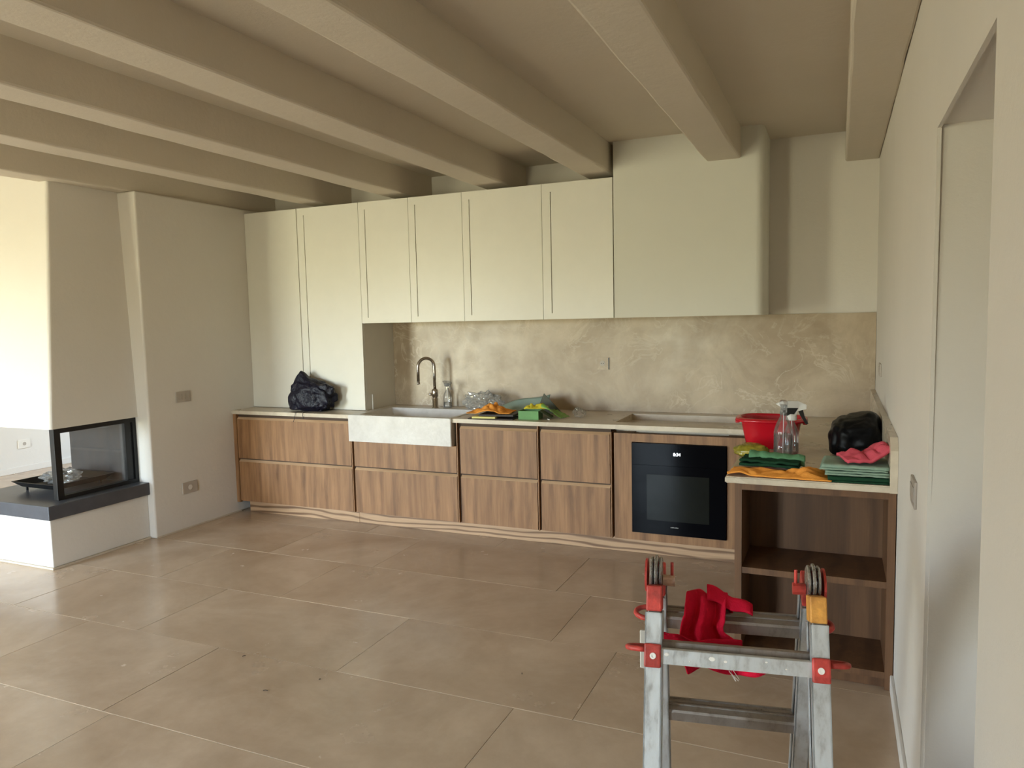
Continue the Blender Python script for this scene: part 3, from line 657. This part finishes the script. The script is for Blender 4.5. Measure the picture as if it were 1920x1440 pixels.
# film, cloths, cartons right of the sink
crumple('plastic_wrap', (-2.60, 5.36, Z), (0.38, 0.20, 0.19), FILM, 'crumpled clear plastic wrap between sink and green packaging', 'wrapping', 5, 5, 0.5, 2.2)
t = thing('notebook', 'flat dark booklets with yellow page edge beneath the orange cloth', 'book', (-2.33, 4.93, Z), 0.08)
obj('cover', B(-0.15, 0.20, -0.11, 0.11, 0.0, 0.006, bev=0.001, seg=1), DARKP, t, local=True)
obj('pages', B(-0.12, 0.06, -0.10, 0.08, 0.006, 0.018), PAPERY, t, local=True)
obj('cover', B(-0.08, 0.19, -0.07, 0.10, 0.0182, 0.032, bev=0.002), DARKP, t, local=True)
def cloth(name, label, mat, c, sx, sy, z, h, seed, rz=0, folds=3, nx=36, ny=24, fn=None, mask=None, cat='cloth', thick=0.005, group=None):
    """crumpled sheet lying on something: heights from ridged noise"""
    bm = bmesh.new()
    def f(s, t_):
        a, q = s-0.5, t_-0.5
        rag = 1+0.10*noise.noise(Vector((s*3, t_*3, seed)))
        x = a*sx*rag; y_ = q*sy*rag
        e = min(1, 3.5*min(s, 1-s, t_, 1-t_)+0.12)
        hh = h*e*(0.25+0.75*abs(noise.noise(Vector((a*folds*1.7+seed, q*folds*1.1, seed*2.2))))*1.6)
        if fn: hh += fn(a, q)
        if mask: hh *= mask(a, q)
        return Vector((x, y_, thick/2+0.0006+max(0, hh)))
    grid(bm, nx, ny, f, thick)
    bmesh.ops.rotate(bm, verts=bm.verts, cent=(0, 0, 0), matrix=Matrix.Rotation(rz, 3, 'Z'))
    bmesh.ops.translate(bm, verts=bm.verts, vec=Vector((c[0], c[1], z)))
    o = obj(name, bm, mat, origin=(c[0], c[1], z), smooth=True); return tag(o, label, cat, group)
cloth('cloth', 'crumpled orange cloth heaped on dark booklets right of the sink', ORANGE, (-2.36, 4.99), 0.33, 0.20, Z+0.033, 0.050, 4, 0.15, 4, fn=lambda a, q: 0.018*math.cos(a*7))
# leaning blue-grey sheet with dark folded corner
bm = bmesh.new()
def f(s, t_):
    x = -2.43+0.40*s; y_ = 5.20+0.10*t_+0.06*s; z = Z+0.006+0.125*t_*(0.25+0.9*s)+0.016*math.sin(s*5)*t_
    return Vector((x, y_, z))
grid(bm, 20, 8, f, 0.002); t = thing('packaging_sheet', 'blue grey packaging sheet leaning up with dark folded corner', 'packaging', (-2.25, 5.25, Z)); obj('sheet', bm, BLUEG, t, smooth=True)
bm = bmesh.new(); prism(bm, [(-2.085, Z+0.045), (-2.035, Z+0.155), (-1.93, Z+0.050), (-1.88, Z+0.001), (-2.085, Z+0.001)], 'y', 5.235, 5.238); obj('folded_corner', bm, DOLIVE, t, label='dark olive triangular flap')
t = thing('carton', 'small open green cardboard box near the worktop edge', 'box', (-2.03, 4.95, Z), 0.1)
bm = bmesh.new(); box(bm, -0.075, 0.075, -0.06, 0.06, 0.0, 0.004); box(bm, -0.075, 0.075, -0.06, -0.057, 0.004, 0.062); box(bm, -0.075, 0.075, 0.057, 0.06, 0.004, 0.062); box(bm, -0.075, -0.072, -0.057, 0.057, 0.004, 0.062); box(bm, 0.072, 0.075, -0.057, 0.057, 0.004, 0.062)
obj('box_body', bm, GBOX, t, local=True)
bm = bmesh.new(); box(bm, 0.0, 0.10, -0.045, 0.045, 0, 0.0015, M=Matrix.Translation((0.075, 0, 0.061)) @ Matrix.Rotation(0.5, 4, 'Y')); obj('flap', bm, GBOX2, t, local=True)
cloth('cloth', 'bright yellow cloth draped over the open green box', YEL, (-2.03, 5.06), 0.17, 0.13, Z+0.062, 0.035, 8, 0.3, 3, 18, 14)
bm = bmesh.new()
def f(s, t_):
    x = -1.98+0.17*s+0.03*t_; y_ = 5.02+0.10*t_-0.03*s; z = Z+0.004+(0.095*(1-s)**1.1)*(0.75+0.25*math.sin(t_*5+s*3))+0.012*abs(noise.noise(Vector((s*6, t_*6, 2))))
    return Vector((x, y_, z))
grid(bm, 18, 10, f, 0.002); t = obj('wrapper', bm, LEAF, origin=(-1.9, 5.06, Z), smooth=True); tag(t, 'shiny leaf green wrapper sloping down beside the green box', 'packaging')
t = obj('plastic_clip', B(-0.006, 0.006, -0.02, 0.02, 0, 0.006, bev=0.001, M=Matrix.Translation((-1.885, 4.93, Z)) @ Matrix.Rotation(0.5, 4, 'Z')), WHITEP, origin=(-1.885, 4.93, Z)); tag(t, 'small white plastic piece in front of the green wrapper', 'clip')
crumple('plastic_wrap', (-1.72, 5.13, Z), (0.115, 0.10, 0.09), CLEAR, 'small ball of crumpled clear plastic alone left of the hob recess', 'wrapping', 7, 3, 0.6, 2.4)

# ---------------------------------------------------------------- items on the worktop return
t = thing('basin', 'red plastic washing basin on the worktop return corner', 'basin', (-0.325, 4.23, Z))
bm = bmesh.new()
prof = [(0.118, 0.0), (0.126, 0.004), (0.140, 0.07), (0.156, 0.150), (0.160, 0.158), (0.182, 0.158), (0.186, 0.145), (0.182, 0.145), (0.180, 0.154), (0.162, 0.163), (0.155, 0.163), (0.151, 0.150), (0.136, 0.07), (0.120, 0.010)]
lathe(bm, prof, (-0.325, 4.23, Z), 56, sx=1.0, sy=0.80, power=3.2)
obj('tub', bm, REDP, t, smooth=True)
for s in (-1, 1):
    bm = bmesh.new(); box(bm, -0.325+s*0.172-0.012, -0.325+s*0.172+0.012, 4.19, 4.27, Z+0.128, Z+0.152, bev=0.005); obj('grip', bm, REDP, t)
spray('spray_bottle', 'clear half full spray bottle in front of the red basin', -0.243, 3.92, PI*0.60, 0.225, 0.047, CLEAR, FILM, sx=0.95, level=0.52)
spray('spray_bottle', 'spray bottle with white head and black trigger beside the red basin', -0.212, 4.035, 0.15, 0.185, 0.036, WHITEP, BLACK, level=0.3, hs=1.55)
crumple('plastic_bag', (-0.395, 3.92, Z), (0.19, 0.15, 0.085), YELG, 'small crumpled yellow green plastic bag below the red basin rim', 'bag', 9, 4, 0.30, 1.2, smooth=True)
cloth('cloth', 'orange cloth spread flat along the worktop front edge', ORANGE, (-0.228, 3.478), 0.43, 0.17, Z, 0.026, 12, -0.05, 4.5, 56, 24, fn=lambda a, q: 0.022*math.exp(-((a-0.27)**2)/0.012)*sl(-0.5, 0.1, q)+0.012*math.exp(-((a+0.40)**2)/0.006), mask=lambda a, q: 1-0.75*sl(0.05, 0.3, q)*sl(0.32, 0.22, a) if a < 0.32 else 1)
def folded(name, label, mat, c, sx, sy, z, n, th, seed, rz=0, cat='cloth', group=None, droop=0.0, amp=0.004):
    """one cloth folded into n layers: a serpentine sheet seen from the fold"""
    bm = bmesh.new(); path = []
    for k in range(n):
        a, c2 = (0.0, 1.0) if k % 2 == 0 else (1.0, 0.0)
        for i in range(13): q = i/12; path.append((a+(c2-a)*q, k))
    P = []
    for i, (s, k) in enumerate(path):
        P.append((s, k))
    def f(u_, v_):
        x = u_*(len(P)-1); i = min(int(x), len(P)-2); fr_ = x-i; s = P[i][0]*(1-fr_)+P[i+1][0]*fr_; k = P[i][1]*(1-fr_)+P[i+1][1]*fr_
        kk = round(k); w_ = 1+0.05*noise.noise(Vector((kk*3.1, v_*2, seed)))
        zz = th*0.5+k*th*1.18+amp*(0.5+0.5*noise.noise(Vector((s*3, v_*3, seed))))*min(1, k*0.7)+abs(noise.noise(Vector((s*4, v_*5, seed+k))))*amp
        off = 0.014*noise.noise(Vector((kk*5.3, seed, 0)))
        dz = -droop*(s-0.5)**2
        return Vector(((v_-0.5)*sx*w_+off, (s-0.5)*sy*(1-0.02*kk)+off, max(th*0.5, zz+dz)))
    grid(bm, len(P)*1-1, 20, f, th*0.92)
    bmesh.ops.rotate(bm, verts=bm.verts, cent=(0, 0, 0), matrix=Matrix.Rotation(rz, 3, 'Z'))
    bmesh.ops.translate(bm, verts=bm.verts, vec=Vector((c[0], c[1], z)))
    o = obj(name, bm, mat, origin=(c[0], c[1], z), smooth=True); return tag(o, label, cat, group)
folded('cloth', 'dark green painted shade under the rolled green cloth, on the spread orange cloth', DGREEN, (-0.275, 3.60), 0.26, 0.15, Z+0.020, 2, 0.011, 14, -0.10, amp=0.012)  # folded dark mesh stands in for the shadow below the green roll
bm = bmesh.new()
def f(s, t_):
    a = (t_-0.15)*1.25*PI; R = 0.026+0.005*noise.noise(Vector((s*5, t_*2, 3)))
    return Vector((-0.375+0.245*s, 3.65-0.03*s-math.cos(a)*R*1.7, Z+0.048-0.010*s+math.sin(a)*R+0.004*math.sin(s*30)*0.4))
grid(bm, 40, 16, f, 0.004); t = obj('cloth', bm, GREENC, origin=(-0.27, 3.64, Z+0.045), smooth=True); tag(t, 'light green ribbed cloth rolled lengthwise over its dark green painted shade', 'cloth')
folded('cloth', 'dark green folded cloth at the bottom of the stack by the upstand', DGREEN, (0.085, 3.475), 0.235, 0.17, Z, 3, 0.0065, 21, 0.03)
folded('cloth', 'grey green folded cloth second from bottom of the stack', MINT, (0.080, 3.49), 0.245, 0.19, Z+0.0285, 2, 0.0065, 33, 0.0)
folded('cloth', 'pale mint folded cloth in the stack directly beneath the pink one', MINT, (0.070, 3.515), 0.262, 0.22, Z+0.0485, 3, 0.0055, 45, -0.03)
cloth('cloth', 'pink cloth bunched up on top of the folded stack', PINK, (0.115, 3.515), 0.19, 0.18, Z+0.073, 0.042, 31, 0.25, 2.2, fn=lambda a, q: 0.045*sl(0.0, 0.42, a)+0.006, thick=0.014)
bm = bag('', (0.088, 4.12, Z), (0.235, 0.34, 0.195), BAGB, '', 6, peak=(0.8, 0.30, 0.35), amp=0.10, freq=1.2)
t = obj('rubbish_bag', bm, BAGB, origin=(0.088, 4.12, Z), smooth=True); tag(t, 'bulging black rubbish bag leaning against the right wall upstand', 'bag')

# ---------------------------------------------------------------- ladder
HZ = 1.035
lad = thing('ladder', 'paint spattered aluminium folding ladder with red locks in the foreground', 'ladder', (-0.205, 1.655, 0), math.radians(9))
TH = math.radians(17)
def PM(s):
    """panel frame: x across, y outwards (away from the ladder's middle), z up along the stile, origin at hinge"""
    return Matrix.Translation((0, s*0.022, HZ)) @ Matrix.Rotation(s*TH, 4, 'X') @ Matrix.Diagonal((1, s, 1, 1))
LT = (HZ)/math.cos(TH)-0.002
def lobj(name, bm, m, parent=lad, **k): return obj(name, bm, m, parent, local=True, **k)
for s in (-1, 1):
    M = PM(s)
    # s=-1 faces the camera
    for sd in (-1, 1):
        cx = sd*0.165
        # outer C channel, open towards the middle
        bm = bmesh.new(); a = cx+sd*0.018; bb = cx-sd*0.018; t0 = -LT+0.035; t1 = -0.085
        for (u0, u1, v0, v1) in ((min(a, a-sd*0.003), max(a, a-sd*0.003), -0.012, 0.058), (min(a, bb), max(a, bb), 0.055, 0.058), (min(a, bb), max(a, bb), -0.012, -0.009), (min(bb, bb+sd*0.003), max(bb, bb+sd*0.003), 0.043, 0.058), (min(bb, bb+sd*0.003), max(bb, bb+sd*0.003), -0.012, 0.004)):
            box(bm, u0, u1, v0, v1, t0, t1)
        bmesh.ops.transform(bm, matrix=M, verts=bm.verts); lobj('outer_stile', bm, ALU)
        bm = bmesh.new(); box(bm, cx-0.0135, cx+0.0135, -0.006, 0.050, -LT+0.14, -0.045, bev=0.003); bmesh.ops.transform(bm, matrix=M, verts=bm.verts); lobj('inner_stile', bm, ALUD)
        orange = (s == -1 and sd == 1)
        bm = bmesh.new(); box(bm, cx-0.0165, cx+0.0165, -0.008, 0.054, -0.083, -0.030, bev=0.003); bmesh.ops.transform(bm, matrix=M, verts=bm.verts)
        lobj('stile_cap', bm, ORW if orange else REDW, label='worn orange stile cap' if orange else 'worn red stile cap')
        bm = bmesh.new(); box(bm, cx-0.019, cx+0.019, -0.014, 0.060, -LT+0.001, -LT+0.05, bev=0.004); bmesh.ops.transform(bm, matrix=M, verts=bm.verts); lobj('rubber_foot', bm, BLACK)
        # lock: red block on the stile with looped handle outwards and a bolt
        zr = -0.172
        bm = bmesh.new(); box(bm, cx-0.0175+sd*0.001, cx+0.0175+sd*0.001, 0.0585, 0.0665, zr-0.024, zr+0.024, bev=0.0035); bmesh.ops.transform(bm, matrix=M, verts=bm.verts); lk = lobj('lock_block', bm, REDW, label='red lock block')
        bm = bmesh.new(); lathe(bm, [(0.0065, 0), (0.0065, 0.002), (0.003, 0.002), (0.003, 0.0005)], n=16, cap=True); bmesh.ops.rotate(bm, verts=bm.verts, cent=(0, 0, 0), matrix=Matrix.Rotation(-PI/2, 3, 'X')); bmesh.ops.translate(bm, verts=bm.verts, vec=(cx, 0.0665, zr)); bmesh.ops.transform(bm, matrix=M, verts=bm.verts); obj('bolt', bm, SPECK, lk, local=True)
        bm = bmesh.new(); pts = []
        x0 = cx+sd*0.016
        for k in range(13):
            an = -PI/2+PI*k/12; pts.append((x0+sd*0.040*math.cos(an)**0.8 if math.cos(an) > 1e-6 else x0, 0.030+0.022*math.sin(an), zr+0.010))
        tube(bm, pts, 0.0062, 8); bmesh.ops.scale(bm, vec=(1, 1, 1), verts=bm.verts); bmesh.ops.transform(bm, matrix=M, verts=bm.verts); lobj('lock_handle', bm, REDW, smooth=True, label='looped red lock handle')
    # rungs: trapezoid extrusions with ribs
    for k in range(3):
        zr = -0.172-0.285*k
        for (nm, u0, v0, v1, mt) in (('outer_rung', 0.149, 0.036, 0.0585, ALU), ('inner_rung', 0.1515, -0.004, 0.026, ALUD)):
            bm = bmesh.new(); dz = 0.0 if nm == 'outer_rung' else 0.012
            hh = 0.0155
            prof = [(v0, -hh), (v0, hh*0.7), (v0+0.004, hh), (v0+0.008, hh), (v0+0.0095, hh-0.002), (v1-0.007, hh-0.002), (v1-0.006, hh), (v1-0.002, hh), (v1, hh-0.002), (v1, -hh)]
            prism(bm, [(p, zr+dz+q) for p, q in prof], 'x', -u0, u0)
            bmesh.ops.transform(bm, matrix=M, verts=bm.verts)
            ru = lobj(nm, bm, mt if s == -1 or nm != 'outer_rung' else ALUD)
            if k == 0 and nm == 'outer_rung' and s == -1:
                for (px, pz, q) in ((-0.137, 0.004, 0.0035), (-0.045, 0.003, 0.0045), (-0.018, 0.000, 0.0025), (0.062, 0.006, 0.0018), (-0.09, -0.006, 0.0012), (0.1, -0.004, 0.0014)):
                    bm = bmesh.new(); vs = lathe(bm, [(q, 0), (q*0.8, 0.0006)], n=9, sx=1.5); bmesh.ops.rotate(bm, verts=vs, cent=(0, 0, 0), matrix=Matrix.Rotation(-PI/2, 3, 'X')); bmesh.ops.translate(bm, verts=vs, vec=(px, v1+0.0001, zr+pz))
                    bmesh.ops.transform(bm, matrix=M, verts=bm.verts); obj('paint_splash', bm, SPECK, ru, local=True)
for sd in (-1, 1):
    cx = sd*0.165
    bm = bmesh.new()
    for (o_, th_, R_) in ((-0.0095, 0.007, 0.036), (0.0, 0.0075, 0.040), (0.0095, 0.007, 0.036)):
        vs = lathe(bm, [(R_-0.003, 0), (R_, 0.002), (R_, th_-0.002), (R_-0.003, th_)], n=32); bmesh.ops.rotate(bm, verts=vs, cent=(0, 0, 0), matrix=Matrix.Rotation(PI/2, 3, 'Y')); bmesh.ops.translate(bm, verts=vs, vec=(cx+o_-th_/2, 0, HZ-0.012))
    h = lobj('hinge', bm, STEEL, smooth=False)
    # red release plate and knob
    bm = bmesh.new(); vs = lathe(bm, [(0.037, 0), (0.037, 0.005)], n=24); bmesh.ops.rotate(bm, verts=vs, cent=(0, 0, 0), matrix=Matrix.Rotation(PI/2, 3, 'Y')); bmesh.ops.translate(bm, verts=vs, vec=(cx+sd*0.020 - (0 if sd > 0 else 0.005), 0.012, HZ-0.022)); lobj('hinge_cover', bm, REDW)
    bm = bmesh.new(); pts = [(cx-sd*0.014, 0.006, HZ-0.030), (cx-sd*0.040, 0.006, HZ-0.030)]; tube(bm, pts, [0.012, 0.013], 12)
    kb = lobj('release_knob', bm, REDW if sd > 0 else TAN, label='red hinge release knob' if sd > 0 else 'worn beige hinge release knob')
    bm = bmesh.new(); tube(bm, [(cx-sd*0.034, 0.006, HZ-0.02), (cx-sd*0.034, 0.004, HZ+0.012)], 0.0035, 8); obj('pin', bm, REDW, kb, local=True)
bm = bmesh.new(); box(bm, -0.203, -0.184, -0.012, -0.006, HZ-0.235, HZ-0.145, bev=0.0028); lobj('side_bracket', bm, GREYP, label='grey white plastic side bracket')

# red cloth hung over the back top rung
bm = bmesh.new()
LM = Matrix.Translation((-0.205, 1.655, 0)) @ Matrix.Rotation(math.radians(9), 4, 'Z')
zr = HZ+(-0.172)*math.cos(TH); yb = 0.022+0.172*math.sin(TH)+0.02
def f(s, t_):
    # s across the bunched cloth, t along its length, over the rung and down towards the front
    wd = 0.045+0.042*sl(0.55, 1.0, t_)+0.025*sl(0.35, 0.0, t_)
    a = (s-0.5)
    L = t_
    if L < 0.35: # back side hanging behind
        q = 1-L/0.35; y_ = yb+0.035; z = zr+0.040-0.05*q
    elif L < 0.5:
        q = (L-0.35)/0.15; y_ = yb+0.035-0.085*q; z = zr+0.040+0.030*math.sin(q*PI)+0.014
    else:
        q = (L-0.5)/0.5; y_ = yb-0.05-0.020*q; z = zr+0.046-0.122*q
    cr_ = 0.013*math.sin(a*13+3*L)+0.010*noise.noise(Vector((a*5, L*5, 4)))
    x = -0.062+a*wd*2+0.012*math.sin(L*6)+0.055*sl(0.55, 1, L)
    return LM @ Vector((x, y_-cr_ - 0.006, z+0.004*math.cos(a*9+2)+0.012*noise.noise(Vector((a*3, L*5, 1)))))
grid(bm, 34, 44, f, 0.005)
def f(s, t_):
    # flat tail behind the front rung
    x = -0.155+0.175*s; y_ = yb-0.115-0.02*math.sin(s*4); z = zr+0.026-0.048*t_-0.01*s+0.004*noise.noise(Vector((s*6, t_*4, 9)))-0.02*t_*s
    return LM @ Vector((x, y_+0.018*t_+0.006*math.sin(s*11), z))
grid(bm, 24, 8, f, 0.004)
def f(s, t_):
    # corner that sticks out to the right over the rung
    x = -0.055+0.100*s; y_ = yb-0.045+0.045*t_; z = zr+0.078-0.030*s+0.028*math.sin(t_*PI)*(1-0.45*s)
    return LM @ Vector((x, y_, z+0.004*math.sin(s*9)))
grid(bm, 14, 12, f, 0.005)
t = obj('cleaning_cloth', bm, REDC, origin=tuple(LM @ Vector((0, 0, zr))), smooth=True); tag(t, 'crumpled red microfibre cloth draped over the ladder rungs', 'cloth')
bm = bmesh.new(); p0 = LM @ Vector((-0.02, 0.02, zr-0.050)); rr_ = random.Random(2)
for k in range(4):
    pts = [p0+Vector((0.01*k/4, 0, 0))]
    for j in range(7): pts.append(pts[-1]+Vector((0.003+rr_.uniform(-0.003, 0.004), rr_.uniform(-0.003, 0.003), -0.006)))
    tube(bm, pts, 0.0007, 5)
o = obj('loose_thread', bm, SPECK, t, label='frayed pale thread')
# debris on the floor
for (x, y_, L, a) in ((-2.28, 2.43, 0.022, 0.3), (-2.12, 2.60, 0.009, 1.0), (-2.62, 2.66, 0.016, 1.2), (-1.29, 2.98, 0.012, 2.0)):
    bm = bmesh.new(); tube(bm, [(x-L/2*math.cos(a), y_-L/2*math.sin(a), 0.0025), (x, y_, 0.005), (x+L/2*math.cos(a), y_+L/2*math.sin(a), 0.0025)], 0.0018, 6)
    t = obj('debris', bm, DEBRIS, origin=(x, y_, 0.001)); tag(t, 'tiny dark crumb of debris on the bare stone floor', 'debris', 'crumbs on the stone floor')
